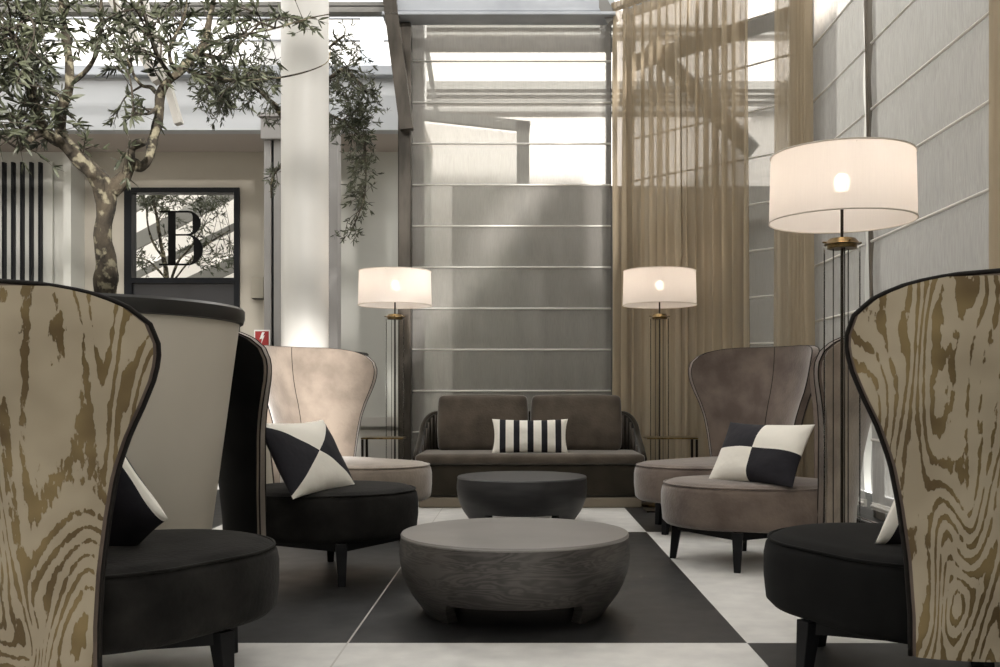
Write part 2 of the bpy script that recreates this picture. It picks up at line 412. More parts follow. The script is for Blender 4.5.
# first floor wall with windows
YU = 11.4; ZU = PZ(68,YF)
up = MB().box((-7,YU,ZU-.1),(PX(399,YU)+.3,YU+.2,7)); struct('wall_upper', up, mat('upper_wall',(.56,.56,.55),.7))
wm = mat('upper_window_grey', (.42,.46,.50), .2)
for k, (a, c) in enumerate(((4,22),(178,200),(361,384))):
    w = MB().box((PX(a,YU),YU-.04,ZU),(PX(c,YU),YU-.01,6.5)); struct('window_%d'%(k+2), w, wm)
for k, yy in enumerate((18,40)):
    struct('trim_%d'%(20+k), MB().box((-7,YU-.03,PZ(yy+1.0,YU)),(-1.2,YU,PZ(yy,YU))), M['steel'])
# steel frame at the blind
d0 = 9.1
bigb = MB().box((PX(385,9.0),8.93,PZ(14,9.0)),(PX(612,9.0)+.02,9.06,4.60)).box((PX(384,9.0),8.85,PZ(21,9.0)),(PX(612,9.0)+.02,9.1,PZ(17.5,9.0)))
struct('trim_4', bigb, M['steel'], bevel=.008)
struct('trim_5', MB().box((-7,9.0,PZ(14,9.05)),(PX(385,9.0),9.12,PZ(9,9.05))).box((-7,9.0,PZ(7.5,9.05)),(PX(385,9.0),9.06,PZ(4,9.05))), M['greybeam'])
struct('trim_6', MB().beam(P(386,-30,8.9), P(407,130,8.9), .12,.10), M['bronze'])
struct('trim_7', MB().box((PX(398.5,9.05),9.0,0),(PX(411.5,9.05),9.2,PZ(24,9.05))), M['bronze'], bevel=.01)
struct('trim_8', MB().box((PX(606,9.2),9.16,0),(PX(611,9.2),9.26,PZ(22,9.2))), M['frame_black'])
struct('trim_9', MB().beam(P(590,-20,9.0), P(613,22,8.95), .1,.1), M['greybeam'])
# back facade window: mullions, pane
w5 = thing('window_5', None, None); w5['kind'] = 'structure'
f5 = MB()
f5.box((PX(411,9.35),9.3,PZ(50,9.35)),(PX(615,9.35),9.42,PZ(40,9.35)))
f5.box((PX(411,9.35),9.3,0),(PX(424,9.35),9.42,PZ(22,9.35)))
f5.box((PX(600,9.35),9.3,PZ(50,9.35)),(PX(606,9.35),9.42,PZ(18,9.35)))
f5.build('window_frame', M['greybeam'], w5)
MB().box((PX(411,9.36),9.36,0),(PX(615,9.36),9.37,4.6)).build('pane', M['glass'], w5)
# things outside the back facade
YO = 12.6
ob = MB().box((-1.6,YO,-.1),(7.5,YO+.4,8)); struct('wall_outside', ob, M['outbuild'])
for k, (yy, hh) in enumerate(((28,3),(36,2),(84,8),(96,1.5),(102,1.5),(110,4))):
    struct('trim_%d'%(30+k), MB().box((-1.55,YO-.12,PZ(yy+hh,YO)),(6,YO,PZ(yy,YO))), M['outgrey'])
Y2 = 10.2
struct('wall_parapet', MB().box((PX(452,Y2+.6),Y2+.6,-.1),(3.6,Y2+.75,PZ(186,Y2+.6))), M['parapet'])
lean = MB()
lean.beam(P(412,114,Y2),P(530,127,Y2),.08,.10); lean.beam(P(523,122,Y2),P(523,640,Y2),.13,.08); lean.beam(P(427,50,Y2),P(437,116,Y2),.05,.06)
struct('trim_40', lean, M['outgrey'])
gp = MB().add([P(413,122,Y2+.1),P(413,500,Y2+.1),P(517,500,Y2+.1),P(517,133,Y2+.1),P(413,122,Y2+.13),P(413,500,Y2+.13),P(517,500,Y2+.13),P(517,133,Y2+.13)],
    [(0,1,2,3),(7,6,5,4),(0,4,5,1),(1,5,6,2),(2,6,7,3),(3,7,4,0)])
struct('window_6', gp, sheer('milky_glass',(.70,.69,.64),.72,.5,.03))
# chamfer and right facades: frames
def Q(t, off=0): return Vector((.88+t-off*.707, 9.1-t-off*.707, 0))
tch = 1.36
ch = thing('window_7', None, None); ch['kind']='structure'
f7 = MB(); 
for z in (.05, 2.3+.0, 3.97, 4.5): f7.beam(Q(0,-.12)+Vector((0,0,z)), Q(tch,-.12)+Vector((0,0,z)), .08, .12)
f7.beam(Q(.03,-.12), Q(.03,-.12)+Vector((0,0,4.6)), .08,.08)
f7.beam(Q(.2,-.14)+Vector((0,0,4.1)), Q(.95,-.14)+Vector((0,0,2.95)), .08,.13)
f7.build('window_frame', M['outgrey'], ch)
a, c = Q(0,-.15), Q(tch,-.15)
MB().add([a, c, c+Vector((0,0,4.6)), a+Vector((0,0,4.6))], [(0,1,2,3)]).build('pane', M['glass'], ch)
struct('trim_50', MB().box((XR-.05,7.45,0),(XR+.12,7.75,5)), M['bronze'])
# wall added beyond the right facade, keeps the side blinds from being backlit
struct('wall_backlight_block', MB().box((3.6,-4,-.1),(3.8,12.4,5.2)), M['pale_wall'])
struct('trim_51', MB().beam((XR-.005,6.21,0),(XR-.11,6.21,5.6),.055,.05), M['bronze'])
struct('trim_52', MB().box((XR+.08,-4,4.9),(XR+.2,7.7,5.1)), M['greybeam'])
struct('wall_right', MB().box((XR+.02,-4,0),(XR+.18,3.4,4.9)), M['pale_wall'])
struct('baseboard_right', MB().box((XR-.02,3.4,0),(XR+.16,7.6,.10)), M['dark_box'])
# enclosing walls outside the frame
struct('wall_left', MB().box((-7.2,-4,0),(-7,12,5.2)), M['cream_wall'])
struct('wall_front', MB().box((-7,-4.2,0),(2.4,-4,4.2)), M['pale_wall'])
# roof beams of the glass atrium
for k, y in enumerate((-2.5,0,2.5,5.0,7.5)):
    struct('trim_%d'%(60+k), MB().beam((-7,y,5.6),(2.4,y,5.3),.12,.22), M['greybeam'])
# added slats out of view overhead, they cut the daylight reaching the room
rs = MB()
for k in range(56):
    y = -4+k*.2
    rs.box((-7,y,5.45),(2.4,y+.138,5.46))
struct('daylight_cut_slats', rs, M['paint'])
# roof struts seen between the branches
struct('trim_70', MB().beam(P(108,-10,8.2),P(158,82,8.2),.10,.07).beam(P(140,-10,8.2),P(179,124,8.2),.08,.06), M['paint'])
# ------------------------------------------------------------------ round column
struct('column', MB().lathe([(.188,0),(.188,7)], 64, (PX(305,7.9),7.9)), mat('column_paint',(.66,.65,.62),.45), smooth='auto')

# ------------------------------------------------------------------ blinds
def blind(label, p0, p1, z0, z1, rods, m, nrm):
    """p0,p1 plan points; the cloth hangs between horizontal rods with shallow bellies"""
    p0, p1 = Vector((*p0,0)), Vector((*p1,0)); nrm = Vector((*nrm,0)).normalized()
    t = thing('roman_blind', label, 'blind', (p0+p1)/2, 0, None); c = (p0+p1)/2
    mb = MB(); zs = []
    lv = [z0]+[z for z in rods if z0 < z < z1]+[z1]
    for a, b_ in zip(lv, lv[1:]):
        for k in range(6): zs.append((lerp(a,b_,k/6), math.sin(pi*k/6)))
    zs.append((z1,0)); nx = 40
    vs = []; fs = []
    for z, bl in zs:
        for i in range(nx+1):
            q = p0.lerp(p1, i/nx)
            w = .006*math.sin(i*1.7+z*3)+.010*bl
            vs.append(q-c+nrm*w+Vector((0,0,z)))
    for r in range(len(zs)-1):
        for i in range(nx): fs.append((r*(nx+1)+i, r*(nx+1)+i+1, (r+1)*(nx+1)+i+1, (r+1)*(nx+1)+i))
    mb.add(vs, fs).build('cloth', m, t, smooth=True)
    for z in rods:
        if z0 <= z <= z1: MB().tube([p0-c+nrm*.012+Vector((0,0,z)), p1-c+nrm*.012+Vector((0,0,z))], .0085, 6).build('rod', M['rod'], t, smooth=True)
    MB().beam(p0-c+Vector((0,0,z0)), p1-c+Vector((0,0,z0)), .02,.045).build('bottom_rail', M['rod'], t)
    MB().beam(p0-c+Vector((0,0,z1+.02)), p1-c+Vector((0,0,z1+.02)), .04,.04).build('head_rail', M['greybeam'], t)
    return t
rb = [.558-.38+.38*k for k in range(11)]
blind('tall sheer grey blind behind the brown sofa', (PX(412.5,9.1),9.1), (PX(614,9.1)-.03,9.1), .16, PZ(22,9.1)-.02, rb, M['blind'], (0,-1))
a, c = Q(.06,.02), Q(tch-.08,.02)
blind('sheer blind on the angled glazing behind the gathered beige curtain', a[:2], c[:2], .16, 4.34, rb, M['blind'], (-1,-1))
rr_ = [.21+.412*k for k in range(12)]
blind('narrow grey side blind right beside the beige corner curtain, cut off by the dark post', (XR-.07,7.5), (XR-.07,6.28), .21, 4.9, rr_, M['blind_side'], (-1,0))
blind('broad grey side blind above the nearest patterned armchair on the right', (XR-.07,6.14), (XR-.07,4.50), .21, 4.9, rr_, M['blind_side'], (-1,0))
# curtains
def curtain(label, path, z0, z1, m, folds, amp, seed, heading=True):
    r = random.Random(seed); path = [Vector((*p,0)) for p in path]
    segs = [(path[i+1]-path[i]).length for i in range(len(path)-1)]; tot = sum(segs); c = path[0]
    t = thing('curtain', label, 'curtain', c)
    nx = folds*10; nz = 24; vs = []; fs = []
    ph = [r.uniform(-.6,.6) for _ in range(folds+2)]; am = [r.uniform(.5,1.2) for _ in range(folds+2)]
    def pt(s):
        d = s*tot
        for i, sg in enumerate(segs):
            if d <= sg or i == len(segs)-1:
                q = path[i].lerp(path[i+1], min(1,d/sg)); tn = (path[i+1]-path[i]).normalized(); return q, tn
            d -= sg
    for k in range(nz+1):
        v = k/nz; z = lerp(z0, z1, v)
        for i in range(nx+1):
            s = i/nx; q, tn = pt(s); nm = Vector((-tn.y, tn.x, 0))
            f = s*folds; j = int(f); g = f-j
            a_ = lerp(am[j], am[j+1], g)*amp*(1-.45*max(0,(v-.9)/.1))
            w = a_*math.sin(2*pi*f+lerp(ph[j],ph[j+1],g)+.5*math.sin(v*2.2+j)) + .25*amp*math.sin(2*pi*f*2.3+v*2)
            sh = .25*amp*math.cos(2*pi*f*1.0+j)
            vs.append(q-c+nm*w+tn*sh*(0 if i in (0,nx) else 1)+Vector((0,0,z)))
    for k in range(nz):
        for i in range(nx): fs.append((k*(nx+1)+i, k*(nx+1)+i+1, (k+1)*(nx+1)+i+1, (k+1)*(nx+1)+i))
    MB().add(vs, fs).build('cloth', m, t, smooth=True)
    # gathered heading and its rail
    if heading:
        vs = []; fs = []; n2 = folds*24
        for k in range(4):
            for i in range(n2+1):
                q, tn = pt(i/n2); nm = Vector((-tn.y, tn.x, 0)); vs.append(q-c+nm*(-.012+.012*math.sin(i*1.9))+Vector((0,0,z1+.0+k*.03)))
        for k in range(3):
            for i in range(n2): fs.append((k*(n2+1)+i, k*(n2+1)+i+1, (k+1)*(n2+1)+i+1, (k+1)*(n2+1)+i))
        MB().add(vs, fs).build('heading', m, t, smooth=True)
    MB().tube([p-c+Vector((0,0,z1+.03)) for p in path], .014, 8).build('rail', M['greybeam'], t, smooth=True)
    return t
curtain('wide beige sheer curtain gathered behind the far right floor lamp', [Q(.05,.16)[:2], Q(1.07,.16)[:2]], .02, 4.36, M['curtain'], 15, .055, 3)
curtain('narrow beige curtain hanging in the corner right of the exposed blind strip', [Q(1.2,.12)[:2], Q(1.33,.12)[:2], (XR-.19,7.55), (XR-.16,7.14)], .02, 5.0, M['curtain'], 8, .035, 4)
curtain('beige curtain at the right edge above the patterned armchair', [(XR-.17,4.40), (XR-.17,3.45)], .02, 4.9, M['curtain'], 9, .04, 5)

# ------------------------------------------------------------------ wing chairs
TAB = [(.19,.425,53),(.30,.43,53),(.45,.445,54),(.60,.465,56),(.72,.49,58),(.82,.52,61),(.90,.55,64),(.98,.572,66.5),(1.05,.585,67),(1.11,.592,64.5),(1.155,.596,59),(1.185,.597,51),(1.203,.596,41),(1.212,.594,28)]
ZSM = [.19+(1.0-.19)*i/22 for i in range(22)]+[1.0,1.03,1.06,1.085,1.11,1.13,1.15,1.165,1.18,1.19,1.198,1.204,1.208,1.212]
def shell_pt(u, z, off, inset=0):
    r = interp(TAB, z, 1)+off; w = math.radians(interp(TAB, z, 2))-inset/r
    a = pi+u*w   # back of the chair is -X, it faces +X
    return Vector((r*math.cos(a), r*math.sin(a), z))
def make_chair(label, mseat, mback, mouter, x, y, ang, sc_=1.0, pip=.0035, EL=.2):
    t = thing('wing_armchair', label, 'armchair', (x,y,0), ang, 'winged lounge armchairs'); t.scale = (1,1,sc_)
    nu = 36; TH = .05
    # padded inner shell with its rim
    mb = MB(); vs = []; fs = []; nz = len(ZSM)
    for side, off in ((0,-TH),(1,0)):
        for z in ZSM:
            for i in range(nu+1):
                vs.append(shell_pt(-1+2*i/nu, z, off))
    def id_(s, k, i): return s*nz*(nu+1)+k*(nu+1)+i
    for k in range(nz-1):
        for i in range(nu):
            fs.append((id_(0,k,i), id_(0,k,i+1), id_(0,k+1,i+1), id_(0,k+1,i)))
            fs.append((id_(1,k,i+1), id_(1,k,i), id_(1,k+1,i), id_(1,k+1,i+1)))
        fs.append((id_(0,k,0), id_(0,k+1,0), id_(1,k+1,0), id_(1,k,0)))
        fs.append((id_(0,k+1,nu), id_(0,k,nu), id_(1,k,nu), id_(1,k+1,nu)))
    for i in range(nu):
        fs.append((id_(0,0,i+1), id_(0,0,i), id_(1,0,i), id_(1,0,i+1)))
        fs.append((id_(0,nz-1,i), id_(0,nz-1,i+1), id_(1,nz-1,i+1), id_(1,nz-1,i)))
    mb.add(vs, fs).build('backrest', mback, t, smooth='auto')
    # outer cover, slightly proud and inset from the rim
    mb = MB(); vs = []; fs = []; uv = []
    zo = [z for z in ZSM if z < 1.2]
    for z in zo:
        zz = .19+(z-.19)*1.0
        for i in range(nu+1):
            p = shell_pt(-1+2*i/nu, zz, .008, .016); vs.append(p)
            a = math.atan2(p.y, -p.x); uv.append((a*.52, z))
    base = len(vs)
    for z in zo:
        for i in range(nu+1): vs.append(shell_pt(-1+2*i/nu, z, -.004, .016)); uv.append((0,z))
    for k in range(len(zo)-1):
        for i in range(nu): fs.append((k*(nu+1)+i+1, k*(nu+1)+i, (k+1)*(nu+1)+i, (k+1)*(nu+1)+i+1))
        for i in (0, nu):
            f = (k*(nu+1)+i, (k+1)*(nu+1)+i, base+(k+1)*(nu+1)+i, base+k*(nu+1)+i); fs.append(f if i else tuple(reversed(f)))
    for i in range(nu):
        fs.append((i, i+1, base+i+1, base+i)); k = (len(zo)-1)*(nu+1); fs.append((k+i+1, k+i, base+k+i, base+k+i+1))
    mb.v = vs; mb.f = fs; mb.uv = uv; mb.build('outer_back', mouter, t, smooth='auto')
    # piping on both rims
    for off in (-TH+.004, .0):
        path = [shell_pt(-1, z, off) for z in ZSM]+[shell_pt(-1+2*i/24, 1.212, off) for i in range(1,24)]+[shell_pt(1, z, off) for z in reversed(ZSM)]
        MB().tube(path, pip, 6).build('piping', M['piping'], t, smooth=True)
    MB().tube([shell_pt(0, z, -TH-.001) for z in ZSM if z > .4], .0025, 5).build('seam', M['piping'], t, smooth=True)
    # seat
    R = .385; pf = [(.0,.20),(R-.06,.20),(R-.025,.205),(R-.005,.225),(R+.003,.30),(R+.003,.37),(R-.004,.405),(R-.02,.425),(R-.05,.438),(R-.14,.447),(.0,.452)]
    pf2 = []
    for a_, b_ in zip(pf, pf[1:]):
        for k in range(3): pf2.append((lerp(a_[0],b_[0],k/3), lerp(a_[1],b_[1],k/3)))
    pf2.append(pf[-1]); pf2[0] = (.001,.20); pf2[-1] = (.001,.452)
    st = MB().lathe(pf2, 64); st.v = [(x+(EL if x > -1e-6 else 0) if math.hypot(x,y) > .01 else x+EL/2, y, z) for x,y,z in st.v]
    st.build('seat', mseat, t, smooth=True)
    MB().tube([(math.cos(a)*(R-.013)+(EL if math.cos(a) > -1e-6 else 0), math.sin(a)*(R-.013), .424) for a in [2*pi*i/64 for i in range(64)]], .005, 5, closed=True).build('seat_piping', mseat, t, smooth=True)
    fb = MB()
    cs = [(EL*.8+math.cos(i*pi/2)*.34, math.sin(i*pi/2)*.34) for i in range(4)]
    for i in range(4):
        p, q = cs[i], cs[(i+1)%4]; fb.beam((*p,.185),(*q,.185),.035,.05)
    fb.build('base_frame', M['dark_wood'], t)
    for i in range(4):
        a = i*pi/2
        MB().taper((EL*.8+math.cos(a)*.365, math.sin(a)*.365, 0), (EL*.8+math.cos(a)*.34, math.sin(a)*.34, .20), .034, .056).build('leg', M['dark_wood'], t, bevel=.003)
    return t
def face(dx, dy): return math.atan2(dy, dx)
make_chair('wing armchair nearest on the left, gold woodgrain patterned back and charcoal seat', M['charcoal'], M['taupe'], M['grain'], -1.276, 2.98, face(.5,.866), .972, .0065)
make_chair('wing armchair nearest on the right, gold woodgrain patterned back and black seat', M['black_velvet'], M['taupe'], M['grain'], 1.27, 3.05, face(-.39,.92), 1.0, .0065)
make_chair('wing armchair with black seat and black outer side, left of the round tables', M['charcoal'], M['tan'], M['black_velvet'], -1.05, 4.95, face(.966,.26), EL=.14)
make_chair('taupe velvet wing armchair holding a chequered cushion, right of the round tables', M['taupe'], M['taupe'], M['tan'], 1.34, 5.30, face(-.966,.26))
make_chair('tan wing armchair far left, beside the left floor lamp', M['tan'], M['tan'], M['taupe'], -1.27, 6.8, face(.743,-.669), 1.03, EL=.38)
make_chair('taupe wing armchair far right, between the sofa and the chequered cushion', M['taupe'], M['taupe'], M['taupe'], 1.43, 6.8, face(-.743,-.669), 1.03, EL=.40)

# ------------------------------------------------------------------ cushions
def cushion(label, m, w, h, th, loc, face_ang, tilt, seed=0, roll=0):
    mb = MB(); n = 22; vs = []; fs = []
    for sd in (-1, 1):
        for i in range(n+1):
            for j in range(n+1):
                u = math.sin((i/n*2-1)*pi/2); v = math.sin((j/n*2-1)*pi/2)
                k = (max(0,1-abs(u)**2.6)*max(0,1-abs(v)**2.6))**.55
                x = u*w/2*(1-.07*(1-abs(v)**2)*abs(u)); z = v*h/2*(1-.09*(1-abs(u)**2)*abs(v))
                nz_ = .010*noise.noise(Vector((u*1.8+seed, v*1.8, sd)))*k
                vs.append((x, sd*th/2*k+nz_, z))
    q = (n+1)*(n+1)
    for sd in (0,1):
        for i in range(n):
            for j in range(n):
                f = (sd*q+i*(n+1)+j, sd*q+(i+1)*(n+1)+j, sd*q+(i+1)*(n+1)+j+1, sd*q+i*(n+1)+j+1)
                fs.append(f if sd == 0 else tuple(reversed(f)))
    o = mb.add(vs, fs).build('cushion', m, None, smooth=True)
    # local -Y is the front face
    o.rotation_mode = 'QUATERNION'
    o.rotation_quaternion = (Matrix.Rotation(face_ang+pi/2,4,'Z') @ Matrix.Rotation(-tilt,4,'X') @ Matrix.Rotation(roll,4,'Y')).to_quaternion()
    o.location = loc
    tag(o, label, 'cushion'); return o
cushion('black and cream cushion of four triangles on the left armchair', pattern('triangle_linen','tri',.29,.19), .56, .40, .14, (-1.03,4.76,.60), face(.93,-.36), math.radians(30), 1)
cushion('black and cream cushion of four rectangles on the taupe right armchair', pattern('check_linen','check'), .56, .36, .14, (1.245,5.16,.595), face(-.80,-.60), math.radians(30), 2)
cushion('striped black and white cushion on the sofa', pattern('stripe_linen','stripe',.31,.2), .62, .29, .12, (PX(530,8.0),8.0,.565), -pi/2, math.radians(16), 3)
cushion('black cushion with a white edge on the charcoal seat, nearest left armchair', pattern('border_linen_a','border',.25,.2), .44, .37, .13, (-1.30,3.06,.555), face(.5,.866), math.radians(14), 4, .62)
cushion('black cushion with a white edge on the nearest right armchair', pattern('border_linen_b','border',.25,.2), .46, .40, .13, (1.335,3.06,.575), face(-.39,.92), math.radians(14), 5, -.28)

# ------------------------------------------------------------------ sofa
sx = (PX(415,7.95)+PX(645,7.95))/2; sw = .93
sf = thing('sofa', 'dark brown two-seat velvet sofa with curved slatted arms before the blind', 'sofa', (sx,8.25,0))
MB().rbox((-sw+.04,-.40,.0),(sw-.04,.40,.085),.01).build('plinth', mat('sofa_plinth',(.20,.165,.12),.5), sf, smooth='auto')
MB().rbox((-sw+.01,-.42,.085),(sw-.01,.42,.345),.05).build('base', M['sofa_dark'], sf, smooth='auto')
MB().rbox((-sw+.015,-.43,.345),(sw-.015,.28,.43),.035,12,.008).build('seat_cushion', M['sofa'], sf, smooth=True)
for s_ in (-1,1):
    o = MB().rbox((.008,-.10,-.235),(.765,.10,.235),.040,14,.014).build('back_cushion', M['sofa'], sf, smooth=True)
    o.location = (.012 if s_ > 0 else -.785, .20, .655); o.rotation_euler.x = -.16
# curved shell running round back and arms with upright slats
def arm_path(t):  # t -1..1 plan and height
    a = abs(t); sg = 1 if t > 0 else -1
    if a < .62: return Vector((sg*a/.62*(sw-.20), .44, .74))
    q = (a-.62)/.38*pi/2*1.0
    x = sw-.20+.20*math.sin(min(q*1.35,pi/2)); y = .44-.25*(1-math.cos(min(q*1.35,pi/2)))-max(0,q*1.35-pi/2)*.85
    zz = .74-.36*max(0,(a-.70)/.30)**1.8
    return Vector((sg*x, y, zz))
NT = 84; top = [arm_path(-1+2*i/NT) for i in range(NT+1)]
MB().tube(top, .020, 8).build('arm_rail', M['sofa_dark'], sf, smooth=True)
vs = []; fs = []
for i, p in enumerate(top):
    q = Vector((p.x*.985, p.y-.012, 0))
    vs += [Vector((p.x,p.y,p.z)), Vector((p.x,p.y,.30)), Vector((p.x*.975,p.y-.02,.30)), Vector((p.x*.975,p.y-.02,p.z))]
for i in range(NT):
    a_ = i*4; b_ = a_+4
    for j in range(4): fs.append((a_+j, a_+(j+1)%4, b_+(j+1)%4, b_+j))
fs.append((3,2,1,0)); fs.append((NT*4,NT*4+1,NT*4+2,NT*4+3))
MB().add(vs, fs).build('arm_shell', M['sofa_dark'], sf)
sl = noisy('slat_brown', (.05,.04,.03), (.08,.065,.05), 8, .6)
for sg in (-1,1):
    for k in range(9):
        p = arm_path(sg*(.66+.33*k/8))
        MB().tube([Vector((p.x*.955,p.y-.035,.36)), Vector((p.x*.955,p.y-.035,p.z))], .009, 6).build('slat', sl, sf, smooth=True)

# ------------------------------------------------------------------ round tables
def round_table(label, x, y, R, H, rot, mside, mtop, name='coffee_table'):
    t = thing(name, label, 'table', (x,y,0), rot)
    n = 128; prof = [(.765,0),(.80,.06),(.85,.16),(.905,.27),(.945,.38),(.975,.5),(.995,.62),(1.005,.75),(1.0,.87),(.99,.965)]
    vs = []; fs = []
    def zb(a):
        k = math.degrees(abs(((a/pi) % 1)-.5)*pi)     # angle from the front or back of the drum
        s = min(1, max(0,(k-36)/10)); s = s*s*(3-2*s)
        return .28*(1-s)
    for side in (0,1):
        for r_, h in prof:
            for j in range(n):
                a = 2*pi*j/n; z0 = zb(a); hh = max(h, z0) if h < .3 else h
                # radius follows the height actually reached
                rr = interp([(p_[1],p_[0]) for p_ in prof], hh, 1)
                rad = rr*R-(.05 if side else 0)
                vs.append((rad*math.cos(a), rad*math.sin(a), hh*H))
    k = len(prof)
    for i in range(k-1):
        for j in range(n):
            fs.append((i*n+j, i*n+(j+1)%n, (i+1)*n+(j+1)%n, (i+1)*n+j))
            o = k*n; fs.append((o+i*n+(j+1)%n, o+i*n+j, o+(i+1)*n+j, o+(i+1)*n+(j+1)%n))
    for j in range(n): fs.append((j, k*n+j, k*n+(j+1)%n, (j+1)%n))
    MB().add(vs, fs).build('drum', mside, t, smooth='auto')
    MB().lathe([(R*.99,H*.955),(R*.995,H*.975),(R*.985,H)], 96).build('table_top', mtop, t, smooth='auto')
    return t
round_table('large grey wood drum coffee table in the foreground', -.03, 4.12, .478, .33, 0, M['table'], M['table_top'])
round_table('smaller dark drum coffee table standing before the sofa', PX(522,6.95), 6.95, .458, .33, 0, M['table_dark'], mat('dark_table_top',(.055,.055,.057),.4))

# ------------------------------------------------------------------ lamps
def make_lamp(label, x, y):
    t = thing('floor_lamp', label, 'lamp', (x,y,0), 0, 'glass tube floor lamps with drum shades')
    MB().lathe([(.15,0),(.155,.008),(.155,.018),(.10,.028),(.03,.04)], 48).build('base', M['brass'], t, smooth='auto')
    MB().lathe([(.0065,.03),(.0065,1.70)], 16).build('pole', M['lampdark'], t, smooth='auto')
    gt = MB().lathe([(.074,.04),(.074,1.525)], 40, capb=False, capt=False); gt.build('glass_tube', M['tube_glass'], t, smooth=True)
    for k in range(3):
        a = k*2*pi/3+.5
        MB().tube([(math.cos(a)*.036,math.sin(a)*.036,.03),(math.cos(a)*.036,math.sin(a)*.036,1.53)], .0024, 6).build('rod', M['lampdark'], t, smooth=True)
    cl = MB().lathe([(.060,1.515),(.062,1.53),(.075,1.532),(.064,1.545),(.055,1.556),(.02,1.56)], 40).build('collar', M['brass'], t, smooth='auto')
    for k in range(4):
        a = k*pi/2+.1
        MB().tube([(math.cos(a)*.055,math.sin(a)*.055,1.54),(math.cos(a)*.085,math.sin(a)*.085,1.54)], .004, 8).build('screw', M['brass'], cl, smooth=True)
    MB().lathe([(.298,1.63),(.291,1.905)], 72, capb=False, capt=False).build('lamp_shade', M['shade'], t, smooth=True)
    wr = MB()
    for z, r in ((1.63,.2985),(1.905,.2915)): wr.tube([(math.cos(2*pi*i/64)*r, math.sin(2*pi*i/64)*r, z) for i in range(64)], .0035, 5, closed=True)
    wr.build('shade_trim', mat('shade_trim',(.62,.56,.50),.7), t, smooth=True)
    sp = MB()
    for k in range(3):
        a = k*2*pi/3+.4; sp.tube([(0,0,1.70),(math.cos(a)*.291,math.sin(a)*.291,1.895)], .0018, 5)
    sp.build('spider', M['lampdark'], t)
    MB().lathe([(.018,1.70),(.02,1.75)], 16).build('socket', M['brass'], t, smooth='auto')
    bl = MB().lathe([(.001,1.745),(.014,1.75),(.026,1.765),(.034,1.785),(.032,1.81),(.018,1.826),(.001,1.83)], 20).build('bulb', M['bulb'], t, smooth=True)
    ld = bpy.data.lights.new('bulb_light', 'POINT'); ld.energy = 3.2; ld.color = (1,.84,.70); ld.shadow_soft_size = .05
    lo = bpy.data.objects.new('bulb_light', ld); col.objects.link(lo); lo.location = (x,y,1.84)
    return t
make_lamp('nearest floor lamp with white drum shade between the two right armchairs', 1.345, 4.14)
make_lamp('floor lamp with white drum shade left of the sofa', PX(395,8.02), 8.02)
make_lamp('floor lamp with white drum shade right of the sofa before the beige curtain', PX(659.5,8.0), 8.0)

# ------------------------------------------------------------------ side tables (C shaped)
def side_table(label, x0, x1, y, z, legx):
    t = thing('side_table', label, 'side table', ((x0+x1)/2,y,0)); c = (x0+x1)/2
    MB().rbox((x0-c,-.12,z-.016),(x1-c,.12,z),.005,4).build('table_top', M['brass'], t)
    lx = legx-c
    for yy in (-.105,.105):
        MB().box((lx-.009,yy-.009,.01),(lx+.009,yy+.009,z-.016)).build('leg', M['lampdark'], t)
    MB().box((min(lx-.009,x0-c),-.12,0),(max(lx+.009,x1-c),.12,.012)).build('base', M['lampdark'], t)
    return t
side_table('slim brass side table under the left floor lamp shade', PX(363,7.65), PX(405,7.65), 7.66, .575, PX(364.5,7.65))
side_table('slim brass side table between the sofa and the far right armchair', PX(645,7.65), PX(696,7.65), 7.66, .575, PX(694.5,7.65))

# ------------------------------------------------------------------ planters and olive trees
def planter(label, x, y, R=.675, Hh=1.29):
    t = thing('planter', label, 'planter', (x,y,0))
    MB().lathe([(R*.70,0),(R*.715,.02),(R*.965,Hh-.06),(R*.955,Hh-.04)], 96, capt=False).build('pot', M['planter'], t, smooth='auto')
    MB().lathe([(R*.95,Hh-.065),(R*.99,Hh-.06),(R*1.0,Hh-.04),(R*1.0,Hh-.01),(R*.985,Hh),(R*.93,Hh),(R*.92,Hh-.06)], 96, capb=False, capt=False).build('rim', M['planter_rim'], t, smooth='auto')
    MB().lathe([(R*.94,Hh-.09),(R*.4,Hh-.05),(.01,Hh-.04)], 64, capb=False).build('soil', M['soil'], t, smooth=True)
    return t
PL1 = (-1.73, 3.9); PL2 = (-2.1, 9.1)
planter('huge cream tapered planter with black rim behind the nearest left armchair', *PL1, .61, 1.25)
planter('cream planter with black rim behind the round column', *PL2)

